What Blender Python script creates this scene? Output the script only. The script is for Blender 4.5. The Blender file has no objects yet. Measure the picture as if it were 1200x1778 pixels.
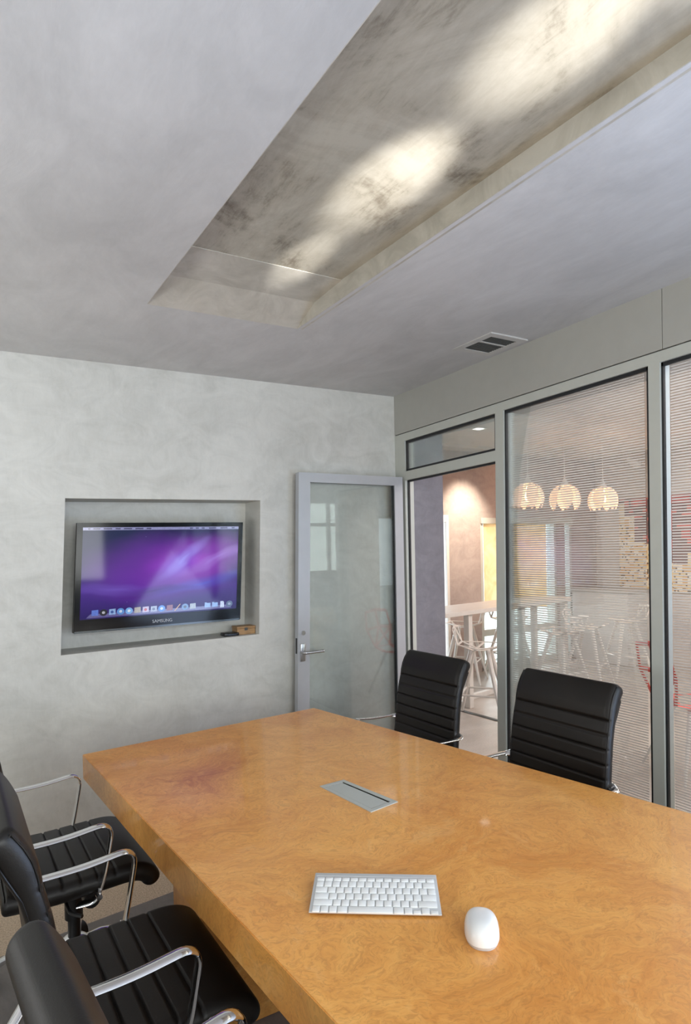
import bpy, bmesh, math, random
from mathutils import Vector, Matrix
random.seed(7)
sc = bpy.context.scene
COL = sc.collection
V = Vector

# ------------------------------------------------------------------ camera
F, CX, CY = 1090.4, 579.66, 976.09
YAW, PITCH, ROLL = .526, -.018, -.022
CAM = V((-2.686, -3.711, 1.508))
fw = V((math.sin(YAW)*math.cos(PITCH), math.cos(YAW)*math.cos(PITCH), math.sin(PITCH)))
r0 = V((math.cos(YAW), -math.sin(YAW), 0)); u0 = r0.cross(fw)
rt = math.cos(ROLL)*r0 + math.sin(ROLL)*u0
up = -math.sin(ROLL)*r0 + math.cos(ROLL)*u0
cd = bpy.data.cameras.new('camera'); cam = bpy.data.objects.new('camera', cd); COL.objects.link(cam)
mw = Matrix((rt, up, -fw)).transposed().to_4x4(); mw.translation = CAM
cam.matrix_world = mw
cd.sensor_fit = 'VERTICAL'; cd.sensor_height = 24
cd.lens = F/1778*24
cd.shift_x = (600-CX)/1778; cd.shift_y = (CY-889)/1778
cd.clip_start = .02; cd.clip_end = 200
sc.camera = cam
sc.view_settings.view_transform = 'Standard'; sc.view_settings.look = 'None'
sc.view_settings.exposure = 0; sc.view_settings.gamma = 1
sc.view_settings.use_curve_mapping = False
sc.cycles.use_denoising = True
sc.cycles.diffuse_bounces = 5; sc.cycles.glossy_bounces = 5; sc.cycles.transparent_max_bounces = 16
sc.cycles.max_bounces = 10
sc.cycles.sample_clamp_indirect = 6
sc.cycles.caustics_reflective = False; sc.cycles.caustics_refractive = False
sc.cycles.blur_glossy = .5

# ------------------------------------------------------------------ materials
def srgb(r, g, b):
    f = lambda c: ((c/255+.055)/1.055)**2.4 if c/255 > .04045 else c/255/12.92
    return (f(r), f(g), f(b), 1)
class NT:
    def __init__(s, name):
        s.m = bpy.data.materials.new(name); s.m.use_nodes = True
        s.t = s.m.node_tree; s.t.nodes.clear()
        s.out = s.n('ShaderNodeOutputMaterial')
    def n(s, typ, **kw):
        x = s.t.nodes.new(typ)
        for k, v in kw.items():
            if k.startswith('i_'):
                x.inputs[k[2:].replace('_', ' ')].default_value = v
            else: setattr(x, k, v)
        return x
    def l(s, a, b): s.t.links.new(a, b)
    def coords(s, scale=(1, 1, 1), rot=(0, 0, 0), kind='Object'):
        tc = s.n('ShaderNodeTexCoord'); mp = s.n('ShaderNodeMapping')
        mp.inputs['Scale'].default_value = scale; mp.inputs['Rotation'].default_value = rot
        s.l(tc.outputs[kind], mp.inputs['Vector']); return mp.outputs['Vector']
    def noise(s, vec, scale, detail=4, rough=.55, dist=0):
        x = s.n('ShaderNodeTexNoise'); x.inputs['Scale'].default_value = scale
        x.inputs['Detail'].default_value = detail; x.inputs['Roughness'].default_value = rough
        x.inputs['Distortion'].default_value = dist
        s.l(vec, x.inputs['Vector']); return x.outputs['Fac']
    def ramp(s, fac, stops, interp='LINEAR'):
        x = s.n('ShaderNodeValToRGB'); e = x.color_ramp.elements; x.color_ramp.interpolation = interp
        while len(e) < len(stops): e.new(.5)
        for k, (p, c) in enumerate(stops):
            e[k].position = p; e[k].color = c if len(c) == 4 else (*c, 1)
        s.l(fac, x.inputs['Fac']); return x.outputs['Color']
    def mix(s, fac, a, b, mode='MIX'):
        x = s.n('ShaderNodeMixRGB', blend_type=mode)
        for k, v in ((0, fac), (1, a), (2, b)):
            if hasattr(v, 'is_output'): s.l(v, x.inputs[k])
            else: x.inputs[k].default_value = v
        return x.outputs[0]
    def math(s, op, a, b=None):
        x = s.n('ShaderNodeMath', operation=op)
        for k, v in ((0, a), (1, b)):
            if v is None: continue
            if hasattr(v, 'is_output'): s.l(v, x.inputs[k])
            else: x.inputs[k].default_value = v
        return x.outputs[0]
    def bsdf(s, color=None, rough=.5, metal=0, **kw):
        b = s.n('ShaderNodeBsdfPrincipled')
        for k, v in (('Base Color', color), ('Roughness', rough), ('Metallic', metal), *((k.replace('_', ' '), v) for k, v in kw.items())):
            if v is None: continue
            if hasattr(v, 'is_output'): s.l(v, b.inputs[k])
            else: b.inputs[k].default_value = v
        return b
    def bump(s, b, h, strength=.2, dist=.01):
        x = s.n('ShaderNodeBump'); x.inputs['Strength'].default_value = strength; x.inputs['Distance'].default_value = dist
        s.l(h, x.inputs['Height']); s.l(x.outputs[0], b.inputs['Normal'])
    def end(s, sh): s.l(sh.outputs[0] if hasattr(sh, 'outputs') else sh, s.out.inputs[0]); return s.m

def plain(name, c, rough=.5, metal=0, grain=.04, **kw):
    t = NT(name); v = t.coords()
    n = t.noise(v, 14, 3)
    lo = tuple(x*(1-grain) for x in c[:3])+(1,); hi = tuple(min(1, x*(1+grain)) for x in c[:3])+(1,)
    return t.end(t.bsdf(t.ramp(n, [(.3, lo), (.7, hi)]), rough, metal, **kw))

def plaster(name, dark, mid, light, rough=.62, scale=1., bump=.12, spec=.35):
    t = NT(name); v = t.coords()
    big = t.noise(v, 1.3*scale, 5, .6, .6)
    med = t.noise(t.coords((1, .5, 1.6), (0, 0, .5)), 4.2*scale, 8, .68, 1.4)
    fine = t.noise(t.coords((3, 1, 1), (0, 0, .9)), 16*scale, 6, .7, .8)
    a = t.math('ADD', t.math('MULTIPLY', big, .42), t.math('MULTIPLY', med, .43))
    a = t.math('ADD', a, t.math('MULTIPLY', fine, .15))
    c = t.ramp(a, [(.34, dark), (.5, mid), (.66, light)])
    b = t.bsdf(c, rough, 0); b.inputs['Specular IOR Level'].default_value = spec
    t.bump(b, a, bump, .02)
    return t.end(b)

M = {}
M['ceiling'] = plaster('ceiling plaster', srgb(178, 178, 178), srgb(194, 194, 194), srgb(208, 208, 208), .5, .8, .2)
M['wall'] = plaster('wall plaster', srgb(186, 186, 180), srgb(205, 205, 200), srgb(219, 219, 214), .58, 1., .14)
M['wall_plain'] = plain('white paint', srgb(205, 203, 198), .7)
M['cafe_wall'] = plaster('cafe plaster', srgb(150, 138, 134), srgb(170, 158, 153), srgb(186, 174, 168), .6, .9, .12)
M['stub'] = plaster('violet grey plaster', srgb(110, 110, 119), srgb(124, 124, 133), srgb(138, 138, 147), .6, 1, .12)
M['cafe_white'] = plain('cafe white paint', srgb(214, 206, 200), .7)
M['alu'] = plain('grey anodised aluminium', srgb(192, 195, 188), .45, .05, .02)
M['alu_light'] = plain('light aluminium', srgb(176, 179, 184), .42, .2, .02)
M['panel'] = plain('grey laminate panel', srgb(172, 172, 166), .5, .0, .02)
M['rubber'] = plain('black rubber', srgb(22, 24, 28), .5)
M['chrome'] = plain('chrome', (.78, .78, .79, 1), .07, 1, .01)
M['steel'] = plain('brushed steel', (.52, .52, .53, 1), .28, 1, .03)
M['black_plastic'] = plain('black plastic', srgb(24, 24, 25), .38)
M['gloss_black'] = plain('gloss black', srgb(10, 10, 12), .12, Specular_IOR_Level=.18)
M['white_metal'] = plain('white powder coat', srgb(222, 219, 213), .4)
M['red_metal'] = plain('red powder coat', srgb(214, 66, 52), .4)
M['white_plastic'] = plain('white gloss plastic', srgb(238, 238, 236), .16, 0, .01)
M['key_white'] = plain('white key plastic', srgb(236, 237, 235), .4, 0, .01)
M['key_alu'] = plain('keyboard aluminium', srgb(206, 207, 207), .35, .15, .01)
M['grey_plate'] = plain('grey plate', srgb(182, 185, 180), .4, .05, .02)
M['dark_grey'] = plain('dark grey', srgb(70, 72, 70), .5)
M['vent_dark'] = plain('vent grille dark', srgb(84, 86, 84), .6)
M['shade'] = None

def leather():
    t = NT('black leather'); v = t.coords()
    n = t.noise(v, 260, 3, .6); n2 = t.noise(v, 5, 3)
    b = t.bsdf(t.ramp(n2, [(.3, srgb(19, 16, 14)), (.7, srgb(27, 23, 20))]), .44)
    b.inputs['Specular IOR Level'].default_value = .34
    t.bump(b, n, .12, .002); return t.end(b)
M['leather'] = leather()

def burl():
    t = NT('burl maple veneer'); v = t.coords()
    warp = t.n('ShaderNodeTexNoise'); warp.inputs['Scale'].default_value = 2.6; warp.inputs['Detail'].default_value = 5
    t.l(v, warp.inputs['Vector'])
    sub = t.n('ShaderNodeVectorMath', operation='SUBTRACT'); sub.inputs[1].default_value = (.5, .5, .5)
    t.l(warp.outputs['Color'], sub.inputs[0])
    sca = t.n('ShaderNodeVectorMath', operation='SCALE'); sca.inputs['Scale'].default_value = .62
    t.l(sub.outputs[0], sca.inputs[0])
    add = t.n('ShaderNodeVectorMath', operation='ADD'); t.l(v, add.inputs[0]); t.l(sca.outputs[0], add.inputs[1])
    wv = add.outputs[0]
    mp = t.n('ShaderNodeMapping'); mp.inputs['Scale'].default_value = (1.2, 3.2, 2); mp.inputs['Rotation'].default_value = (0, 0, .5); t.l(wv, mp.inputs['Vector'])
    cloud = t.noise(wv, 1.9, 5, .6, .8)
    streak = t.noise(mp.outputs[0], 6.5, 7, .7, 1.2)
    fine = t.noise(mp.outputs[0], 26, 5, .7, 1.6)
    mid = t.noise(wv, 4.2, 6, .66, 1.8)
    c = t.ramp(streak, [(.26, srgb(204, 132, 56)), (.47, srgb(232, 160, 78)), (.74, srgb(248, 188, 104))])
    c2 = t.ramp(cloud, [(.32, srgb(208, 130, 56)), (.62, srgb(246, 184, 100))])
    c = t.mix(.5, c, c2)
    c = t.mix(t.math('MULTIPLY', t.ramp(mid, [(.36, (1, 1, 1, 1)), (.5, (0, 0, 0, 1))]), .22), c, srgb(182, 112, 48))
    c = t.mix(t.math('MULTIPLY', t.ramp(mid, [(.56, (0, 0, 0, 1)), (.72, (1, 1, 1, 1))]), .4), c, srgb(240, 192, 128))
    c = t.mix(t.math('MULTIPLY', t.ramp(fine, [(.38, (1, 1, 1, 1)), (.52, (0, 0, 0, 1))]), .34), c, srgb(164, 104, 50))
    # reddish figured patch with a shape of its own (towards the window-less end of the top)
    tc = t.n('ShaderNodeTexCoord')
    mp2 = t.n('ShaderNodeMapping'); mp2.inputs['Location'].default_value = (2.0*2.6, 1.62*3.4, -.74); mp2.inputs['Scale'].default_value = (2.6, 3.4, 1)
    t.l(tc.outputs['Object'], mp2.inputs['Vector'])
    ad2 = t.n('ShaderNodeVectorMath', operation='ADD'); t.l(mp2.outputs[0], ad2.inputs[0])
    sc2 = t.n('ShaderNodeVectorMath', operation='SCALE'); sc2.inputs['Scale'].default_value = 1.6; t.l(sub.outputs[0], sc2.inputs[0]); t.l(sc2.outputs[0], ad2.inputs[1])
    ln = t.n('ShaderNodeVectorMath', operation='LENGTH'); t.l(ad2.outputs[0], ln.inputs[0])
    patch = t.ramp(ln.outputs['Value'], [(.12, (1, 1, 1, 1)), (.75, (0, 0, 0, 1))])
    pm = t.math('MULTIPLY', patch, t.ramp(streak, [(.35, (1, 1, 1, 1)), (.7, (.2, .2, .2, 1))]))
    c = t.mix(t.math('MULTIPLY', pm, .7), c, srgb(158, 86, 38))
    knots = t.ramp(t.noise(wv, 7, 6, .7, .5), [(.66, (0, 0, 0, 1)), (.76, (1, 1, 1, 1))])
    c = t.mix(t.math('MULTIPLY', knots, .35), c, srgb(150, 84, 40))
    b = t.bsdf(c, .34, 0, Coat_Weight=.3, Coat_Roughness=.05)
    b.inputs['Specular IOR Level'].default_value = .4
    return t.end(b)
M['burl'] = burl()

def leaf():
    t = NT('silver leaf'); v = t.coords()
    v.node.inputs['Location'].default_value = (3.3, 5.1, 0)
    n1 = t.noise(v, 2.2, 6, .65, 1.2)
    n2 = t.noise(t.coords((6, 1.2, 1), (0, 0, .25)), 7, 8, .72, .6)
    n3 = t.noise(v, 22, 5, .7)
    a = t.math('ADD', t.math('MULTIPLY', n1, .66), t.math('MULTIPLY', n2, .24)); a = t.math('ADD', a, t.math('MULTIPLY', n3, .10))
    c = t.ramp(a, [(.38, srgb(128, 120, 106)), (.48, srgb(178, 172, 158)), (.6, srgb(196, 191, 178))])
    r = t.ramp(a, [(.35, (.5, .5, .5, 1)), (.62, (.34, .34, .34, 1))])
    b = t.bsdf(c, r, .35); t.bump(b, a, .12, .01)
    return t.end(b)
M['leaf'] = leaf()
def leaf2():
    t = NT('silver leaf edge'); v = t.coords()
    n1 = t.noise(v, 5, 6, .65, .8)
    c = t.ramp(n1, [(.35, srgb(178, 174, 163)), (.62, srgb(204, 200, 190))])
    b = t.bsdf(c, .5, .25); t.bump(b, n1, .1, .01); return t.end(b)
M['leaf_edge'] = leaf2()

def terrazzo():
    t = NT('tan ground concrete floor'); v = t.coords()
    n = t.noise(v, 150, 3, .7); n2 = t.noise(v, 2, 4)
    c = t.ramp(n, [(.36, srgb(146, 122, 96)), (.5, srgb(204, 180, 150)), (.62, srgb(226, 204, 176))])
    c = t.mix(.3, c, t.ramp(n2, [(.3, srgb(170, 150, 126)), (.7, srgb(200, 182, 158))]))
    return t.end(t.bsdf(c, .4))
M['terrazzo'] = terrazzo()
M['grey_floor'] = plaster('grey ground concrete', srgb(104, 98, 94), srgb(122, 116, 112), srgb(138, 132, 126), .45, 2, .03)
def cafe_floor():
    t = NT('cafe concrete floor'); v = t.coords()
    n = t.noise(t.coords((1, 2.4, 1)), 1.3, 5, .6, .6); n2 = t.noise(v, 90, 3, .7)
    c = t.ramp(n, [(.35, srgb(158, 152, 146)), (.65, srgb(190, 184, 178))])
    c = t.mix(.25, c, t.ramp(n2, [(.35, srgb(140, 128, 114)), (.6, srgb(200, 190, 176))]))
    return t.end(t.bsdf(c, .3))
M['cafe_floor'] = cafe_floor()

def glass(name, tint=(1, 1, 1, 1), refl=.08, rough=0.):
    t = NT(name)
    tr = t.n('ShaderNodeBsdfTransparent'); tr.inputs[0].default_value = tint
    gl = t.n('ShaderNodeBsdfGlossy'); gl.inputs['Roughness'].default_value = rough; gl.inputs[0].default_value = (.95, .98, .97, 1)
    fr = t.n('ShaderNodeFresnel'); fr.inputs['IOR'].default_value = 1.45
    f = t.math('MULTIPLY', fr.outputs[0], refl/.04)
    f = t.math('MINIMUM', f, .9)
    mx = t.n('ShaderNodeMixShader'); t.l(f, mx.inputs[0]); t.l(tr.outputs[0], mx.inputs[1]); t.l(gl.outputs[0], mx.inputs[2])
    return t.end(mx)
M['glass'] = glass('clear glass', (.95, .97, .97, 1), .03)
M['door_glass'] = glass('green tinted door glass', (.985, 1, .99, 1), .04)

def film():
    t = NT('horizontal striped film'); tc = t.n('ShaderNodeTexCoord'); sp = t.n('ShaderNodeSeparateXYZ')
    t.l(tc.outputs['Object'], sp.inputs[0])
    fr = t.math('FRACT', t.math('MULTIPLY', sp.outputs['Z'], 1/.0125))
    st = t.math('LESS_THAN', fr, .56)
    n = t.noise(t.coords(), 3, 3)
    c = t.ramp(n, [(.3, srgb(226, 222, 220)), (.7, srgb(240, 237, 234))])
    d = t.n('ShaderNodeBsdfDiffuse'); t.l(c, d.inputs[0])
    tl = t.n('ShaderNodeBsdfTranslucent'); t.l(c, tl.inputs[0])
    m1 = t.n('ShaderNodeMixShader'); m1.inputs[0].default_value = .45; t.l(d.outputs[0], m1.inputs[1]); t.l(tl.outputs[0], m1.inputs[2])
    tr = t.n('ShaderNodeBsdfTransparent')
    m2 = t.n('ShaderNodeMixShader'); t.l(t.math('MULTIPLY', st, .8), m2.inputs[0]); t.l(tr.outputs[0], m2.inputs[1]); t.l(m1.outputs[0], m2.inputs[2])
    return t.end(m2)
M['film'] = film()

def translucent(name, c1, c2, k=.5, scale=6):
    t = NT(name); n = t.noise(t.coords(), scale, 5, .6, .6); c = t.ramp(n, [(.35, c1), (.65, c2)])
    d = t.n('ShaderNodeBsdfDiffuse'); t.l(c, d.inputs[0]); tl = t.n('ShaderNodeBsdfTranslucent'); t.l(c, tl.inputs[0])
    m1 = t.n('ShaderNodeMixShader'); m1.inputs[0].default_value = k; t.l(d.outputs[0], m1.inputs[1]); t.l(tl.outputs[0], m1.inputs[2])
    return t.end(m1)
M['roller'] = translucent('yellow roller blind cloth', srgb(234, 212, 172), srgb(246, 232, 204), .5)
M['pendant'] = translucent('white pendant shade', srgb(240, 234, 228), srgb(248, 244, 240), .6)
def emit(name, c, s):
    t = NT(name); e = t.n('ShaderNodeEmission'); e.inputs[0].default_value = c; e.inputs[1].default_value = s; return t.end(e)
M['bulb'] = emit('warm bulb', (1, .62, .28, 1), 26)
M['downlight'] = emit('downlight lens', (1, .95, .9, 1), 6)

def screen():
    t = NT('screen wallpaper'); tc = t.n('ShaderNodeTexCoord'); uv = tc.outputs['UV']
    sp = t.n('ShaderNodeSeparateXYZ'); t.l(uv, sp.inputs[0]); u, v = sp.outputs[0], sp.outputs[1]
    def blob(cx, cy, sx, sy, rot, warp=.18, sc=2.5):
        mp = t.n('ShaderNodeMapping', vector_type='TEXTURE'); mp.inputs['Location'].default_value = (cx, cy, 0)
        mp.inputs['Rotation'].default_value = (0, 0, rot); mp.inputs['Scale'].default_value = (sx, sy, 1)
        nz = t.n('ShaderNodeTexNoise'); nz.inputs['Scale'].default_value = sc; nz.inputs['Detail'].default_value = 2; t.l(uv, nz.inputs['Vector'])
        s1 = t.n('ShaderNodeVectorMath', operation='SUBTRACT'); s1.inputs[1].default_value = (.5, .5, .5); t.l(nz.outputs['Color'], s1.inputs[0])
        s2 = t.n('ShaderNodeVectorMath', operation='SCALE'); s2.inputs['Scale'].default_value = warp; t.l(s1.outputs[0], s2.inputs[0])
        a = t.n('ShaderNodeVectorMath', operation='ADD'); t.l(uv, a.inputs[0]); t.l(s2.outputs[0], a.inputs[1]); t.l(a.outputs[0], mp.inputs['Vector'])
        ln = t.n('ShaderNodeVectorMath', operation='LENGTH'); t.l(mp.outputs[0], ln.inputs[0])
        return t.ramp(ln.outputs['Value'], [(0, (1, 1, 1, 1)), (.35, (.55, .55, .55, 1)), (1, (0, 0, 0, 1))], 'EASE')
    base = t.ramp(v, [(0, srgb(44, 34, 92)), (.3, srgb(72, 44, 132)), (.6, srgb(48, 44, 92)), (1, srgb(34, 42, 72))])
    c = t.mix(blob(.52, .55, .62, .5, .3), base, srgb(120, 52, 176))
    c = t.mix(t.math('MULTIPLY', blob(.72, .62, .5, .34, .5), .9), c, srgb(160, 74, 200))
    c = t.mix(t.math('MULTIPLY', blob(.60, .58, .30, .14, 1.0), .75), c, srgb(122, 92, 214))
    c = t.mix(t.math('MULTIPLY', blob(.63, .64, .36, .07, 1.05), .95), c, srgb(160, 146, 236))
    c = t.mix(t.math('MULTIPLY', blob(.86, .62, .42, .08, .62), .7), c, srgb(168, 128, 220))
    c = t.mix(t.math('MULTIPLY', blob(.2, .30, .42, .07, -.12), .75), c, srgb(108, 82, 178))
    c = t.mix(t.math('MULTIPLY', blob(.76, .34, .4, .09, .35), .8), c, srgb(84, 86, 196))
    c = t.mix(t.math('MULTIPLY', blob(.45, .27, .3, .06, .1), .6), c, srgb(52, 18, 90))
    vo = t.n('ShaderNodeTexVoronoi'); vo.inputs['Scale'].default_value = 7; t.l(uv, vo.inputs['Vector'])
    star = t.math('LESS_THAN', vo.outputs['Distance'], .022)
    c = t.mix(t.math('MULTIPLY', star, .6), c, srgb(200, 190, 240))
    b = t.bsdf((0, 0, 0, 1), .06); t.l(c, b.inputs['Emission Color']); b.inputs['Emission Strength'].default_value = 1.0
    b.inputs['Specular IOR Level'].default_value = .2
    return t.end(b)
M['screen'] = screen()
_icons = {}
def icon_mat(rgb, s=.85):
    k = (rgb, s)
    if k not in _icons:
        t = NT('lit screen colour'); b = t.bsdf((0, 0, 0, 1), .1); n = t.noise(t.coords(), 90, 2)
        c = t.ramp(n, [(.35, tuple(x*.8 for x in srgb(*rgb)[:3])), (.65, srgb(*rgb))])
        t.l(c, b.inputs['Emission Color']); b.inputs['Emission Strength'].default_value = s; _icons[k] = t.end(b)
    return _icons[k]

def art():
    t = NT('tile collage'); tc = t.n('ShaderNodeTexCoord'); sp = t.n('ShaderNodeSeparateXYZ'); t.l(tc.outputs['Object'], sp.inputs[0])
    cb = t.n('ShaderNodeCombineXYZ'); t.l(sp.outputs[1], cb.inputs[0]); t.l(sp.outputs[2], cb.inputs[1])
    def cells(scale, ax=1.):
        mp = t.n('ShaderNodeMapping'); mp.inputs['Scale'].default_value = (scale*ax, scale, 1); t.l(cb.outputs[0], mp.inputs['Vector'])
        fl = t.n('ShaderNodeVectorMath', operation='FLOOR'); t.l(mp.outputs[0], fl.inputs[0])
        w = t.n('ShaderNodeTexWhiteNoise', noise_dimensions='2D'); t.l(fl.outputs[0], w.inputs['Vector']); return w.outputs['Value'], fl.outputs[0]
    w1, f1 = cells(26, .6); w2, f2 = cells(48); w3, f3 = cells(9)
    lightc = t.ramp(w1, [(0, srgb(226, 186, 130)), (.3, srgb(238, 214, 160)), (.6, srgb(246, 236, 214)), (1, srgb(222, 176, 128))], 'CONSTANT')
    dots = t.math('GREATER_THAN', w2, .86)
    lightc = t.mix(t.math('MULTIPLY', dots, .85), lightc, srgb(84, 60, 44))
    redc = t.ramp(w1, [(0, srgb(120, 88, 82)), (.45, srgb(140, 100, 92)), (.7, srgb(128, 92, 86)), (.86, srgb(216, 110, 94)), (1, srgb(226, 130, 112))], 'CONSTANT')
    redc = t.mix(t.math('MULTIPLY', t.math('GREATER_THAN', w3, .72), .55), redc, srgb(232, 92, 78))
    # stepped skyline: height threshold falls away from the corner (y = 1.65)
    y = sp.outputs[1]; z = sp.outputs[2]
    stp = t.n('ShaderNodeMath', operation='SNAP'); t.l(y, stp.inputs[0]); stp.inputs[1].default_value = .14
    wn = t.n('ShaderNodeTexWhiteNoise', noise_dimensions='1D'); t.l(stp.outputs[0], wn.inputs['W'])
    h = t.math('ADD', t.math('MULTIPLY', t.math('MAXIMUM', t.math('SUBTRACT', stp.outputs[0], .95), 0), 1.15), t.math('MULTIPLY', wn.outputs['Value'], .28))
    m = t.math('LESS_THAN', z, t.math('ADD', h, 1.14))
    c = t.mix(m, redc, lightc)
    return t.end(t.bsdf(c, .5))
M['art'] = art()
def wood_box():
    t = NT('small wooden box'); n = t.noise(t.coords((1, 8, 8)), 20, 4, .6, .5)
    return t.end(t.bsdf(t.ramp(n, [(.3, srgb(140, 104, 66)), (.7, srgb(186, 148, 100))]), .5))
M['wood_box'] = wood_box()
M['outside_ground'] = plaster('pavement', srgb(150, 148, 144), srgb(176, 174, 170), srgb(196, 194, 190), .7, 1, .1)

# ------------------------------------------------------------------ mesh helpers
class MB:
    def __init__(s): s.bm = bmesh.new()
    def face(s, pts):
        return s.bm.faces.new([s.bm.verts.new(p) for p in pts])
    def hexa(s, p):   # p: 8 points, bottom ring 0-3, top ring 4-7
        v = [s.bm.verts.new(q) for q in p]
        for f in ((3, 2, 1, 0), (4, 5, 6, 7), (0, 1, 5, 4), (1, 2, 6, 5), (2, 3, 7, 6), (3, 0, 4, 7)):
            s.bm.faces.new([v[k] for k in f])
        return v
    def box(s, x0, x1, y0, y1, z0, z1, f=None):
        f = f or (lambda x, y, z: (x, y, z))
        return s.hexa([f(*q) for q in ((x0, y0, z0), (x1, y0, z0), (x1, y1, z0), (x0, y1, z0), (x0, y0, z1), (x1, y0, z1), (x1, y1, z1), (x0, y1, z1))])
    def rbox(s, x0, x1, y0, y1, z0, z1, r=.005, seg=3, f=None, axis=None):
        b = bmesh.new(); bmesh.ops.create_cube(b, size=1)
        for v in b.verts:
            v.co = V(((x0+x1)/2+v.co.x*(x1-x0), (y0+y1)/2+v.co.y*(y1-y0), (z0+z1)/2+v.co.z*(z1-z0)))
        es = list(b.edges)
        if axis is not None:
            es = [e for e in es if abs((e.verts[0].co-e.verts[1].co).normalized()[axis]) > .9]
        bmesh.ops.bevel(b, geom=es, offset=r, segments=seg, affect='EDGES', profile=.5)
        if f:
            for v in b.verts: v.co = V(f(*v.co))
        s.merge(b)
    def merge(s, b, mat=None):
        me = bpy.data.meshes.new('t'); b.to_mesh(me); b.free()
        if mat: me.transform(mat)
        s.bm.from_mesh(me); bpy.data.meshes.remove(me)
    def loft(s, rings, cap=True, closed=False):
        rv = [[s.bm.verts.new(p) for p in r] for r in rings]
        n = len(rv[0])
        R = range(len(rv) if closed else len(rv)-1)
        for i in R:
            a, b = rv[i], rv[(i+1) % len(rv)]
            for k in range(n): s.bm.faces.new((a[k], a[(k+1) % n], b[(k+1) % n], b[k]))
        if cap and not closed:
            s.bm.faces.new(rv[0][::-1]); s.bm.faces.new(rv[-1])
    def tube(s, path, r, n=10, closed=False, flat=None, side=None):
        """flat=(a,b): elliptical section, a along side vector, b along the other"""
        P = [V(p) for p in path]; rings = []; prev = None
        for i, p in enumerate(P):
            if closed: t = (P[(i+1) % len(P)]-P[i-1])
            else: t = (P[min(i+1, len(P)-1)]-P[max(i-1, 0)])
            t.normalize()
            if side is not None: nrm = V(side) - t*t.dot(V(side))
            elif prev is None:
                a = V((0, 0, 1)) if abs(t.z) < .9 else V((1, 0, 0)); nrm = a - t*t.dot(a)
            else: nrm = prev - t*t.dot(prev)
            nrm.normalize(); prev = nrm; b = t.cross(nrm)
            rr = r[i] if isinstance(r, (list, tuple)) else r
            fa, fb = flat if flat else (rr, rr)
            rings.append([p+nrm*fa*math.cos(2*math.pi*k/n)+b*fb*math.sin(2*math.pi*k/n) for k in range(n)])
        s.loft(rings, True, closed)
    def lathe(s, prof, c=(0, 0, 0), n=24):
        rings = [[V((c[0]+r*math.cos(2*math.pi*k/n), c[1]+r*math.sin(2*math.pi*k/n), c[2]+z)) for k in range(n)] for r, z in prof]
        s.loft(rings)
    def cyl(s, a, b, r, n=16, r2=None):
        a, b = V(a), V(b); s.tube([a, b], [r, r2 if r2 is not None else r], n)
    def prism(s, poly, d):   # poly: planar 3d points; d: offset vector
        d = V(d); s.loft([[V(p) for p in poly], [V(p)+d for p in poly]])
    def build(s, name, mat, parent=None, smooth=False, angle=40, uv=None):
        bmesh.ops.recalc_face_normals(s.bm, faces=s.bm.faces)
        me = bpy.data.meshes.new(name); 
        if uv:
            lay = s.bm.loops.layers.uv.new('UVMap')
            for f in s.bm.faces:
                for l in f.loops: l[lay].uv = uv(l.vert.co)
        s.bm.to_mesh(me); s.bm.free()
        me.materials.append(M[mat] if isinstance(mat, str) else mat)
        if smooth:
            me.polygons.foreach_set('use_smooth', [True]*len(me.polygons))
            me.set_sharp_from_angle(angle=math.radians(angle))
        o = bpy.data.objects.new(name, me); COL.objects.link(o)
        if parent: o.parent = parent
        return o
def arc(pts, r, seg=6):
    """round the inner corners of a polyline"""
    P = [V(p) for p in pts]; out = [P[0]]
    for i in range(1, len(P)-1):
        a, b, c = P[i-1], P[i], P[i+1]; d1 = (a-b).normalized(); d2 = (c-b).normalized()
        rr = min(r, (a-b).length*.48, (c-b).length*.48)
        p1, p2 = b+d1*rr, b+d2*rr
        for k in range(seg+1):
            t = k/seg; out.append((1-t)**2*p1+2*t*(1-t)*b+t*t*p2)
    out.append(P[-1]); return out

def tag(o, label, cat, group=None):
    o['label'] = label; o['category'] = cat
    if group: o['group'] = group
    return o
def thing(name, loc, label, cat, rz=0, group=None, scale=1):
    o = bpy.data.objects.new(name, None); COL.objects.link(o); o.empty_display_size = .1
    o.location = loc; o.rotation_euler = (0, 0, rz); o.scale = (scale,)*3 if not hasattr(scale, '__len__') else scale
    return tag(o, label, cat, group)
def struct(o, label=None, cat=None):
    o['kind'] = 'structure'
    if label: o['label'] = label
    if cat: o['category'] = cat
    return o
def dup(root, loc, rz, label, group=None, scale=None, low_arms=None):
    r = root.copy(); COL.objects.link(r); r.location = loc; r.rotation_euler = (0, 0, rz); r['label'] = label
    if group: r['group'] = group
    if scale: r.scale = (scale,)*3 if not hasattr(scale, '__len__') else scale
    for ch in list(root.children):
        c = ch.copy(); COL.objects.link(c); c.parent = r
        if low_arms and c.name.startswith('armrest'): c.scale.z = low_arms
        for g in list(ch.children):
            d = g.copy(); COL.objects.link(d); d.parent = c
    return r

# ------------------------------------------------------------------ small out-of-square corrections of the old room
zc = lambda x, y: 2.611+.0087*x-.0134*y                      # underside of the hand plastered ceiling
def rw(x, y, z): return (x, y - .012*(z-1.3)*max(0, 1-abs(y+1)), z-.02*y)      # glazed partition
# ------------------------------------------------------------------ room shell
XL, YR = -4.5, -6.2
b = MB(); b.box(XL-.2, .1, YR-.2, .2, -.1, 0); struct(b.build('floor', 'terrazzo'), 'tan speckled ground concrete floor of the meeting room', 'floor')
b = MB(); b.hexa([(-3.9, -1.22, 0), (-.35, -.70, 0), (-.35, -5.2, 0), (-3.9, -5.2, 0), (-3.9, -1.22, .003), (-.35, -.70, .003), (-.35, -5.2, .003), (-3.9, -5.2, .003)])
struct(b.build('floor', 'grey_floor'), 'smooth grey concrete floor inlay under the burl table and chairs', 'floor')

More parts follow.
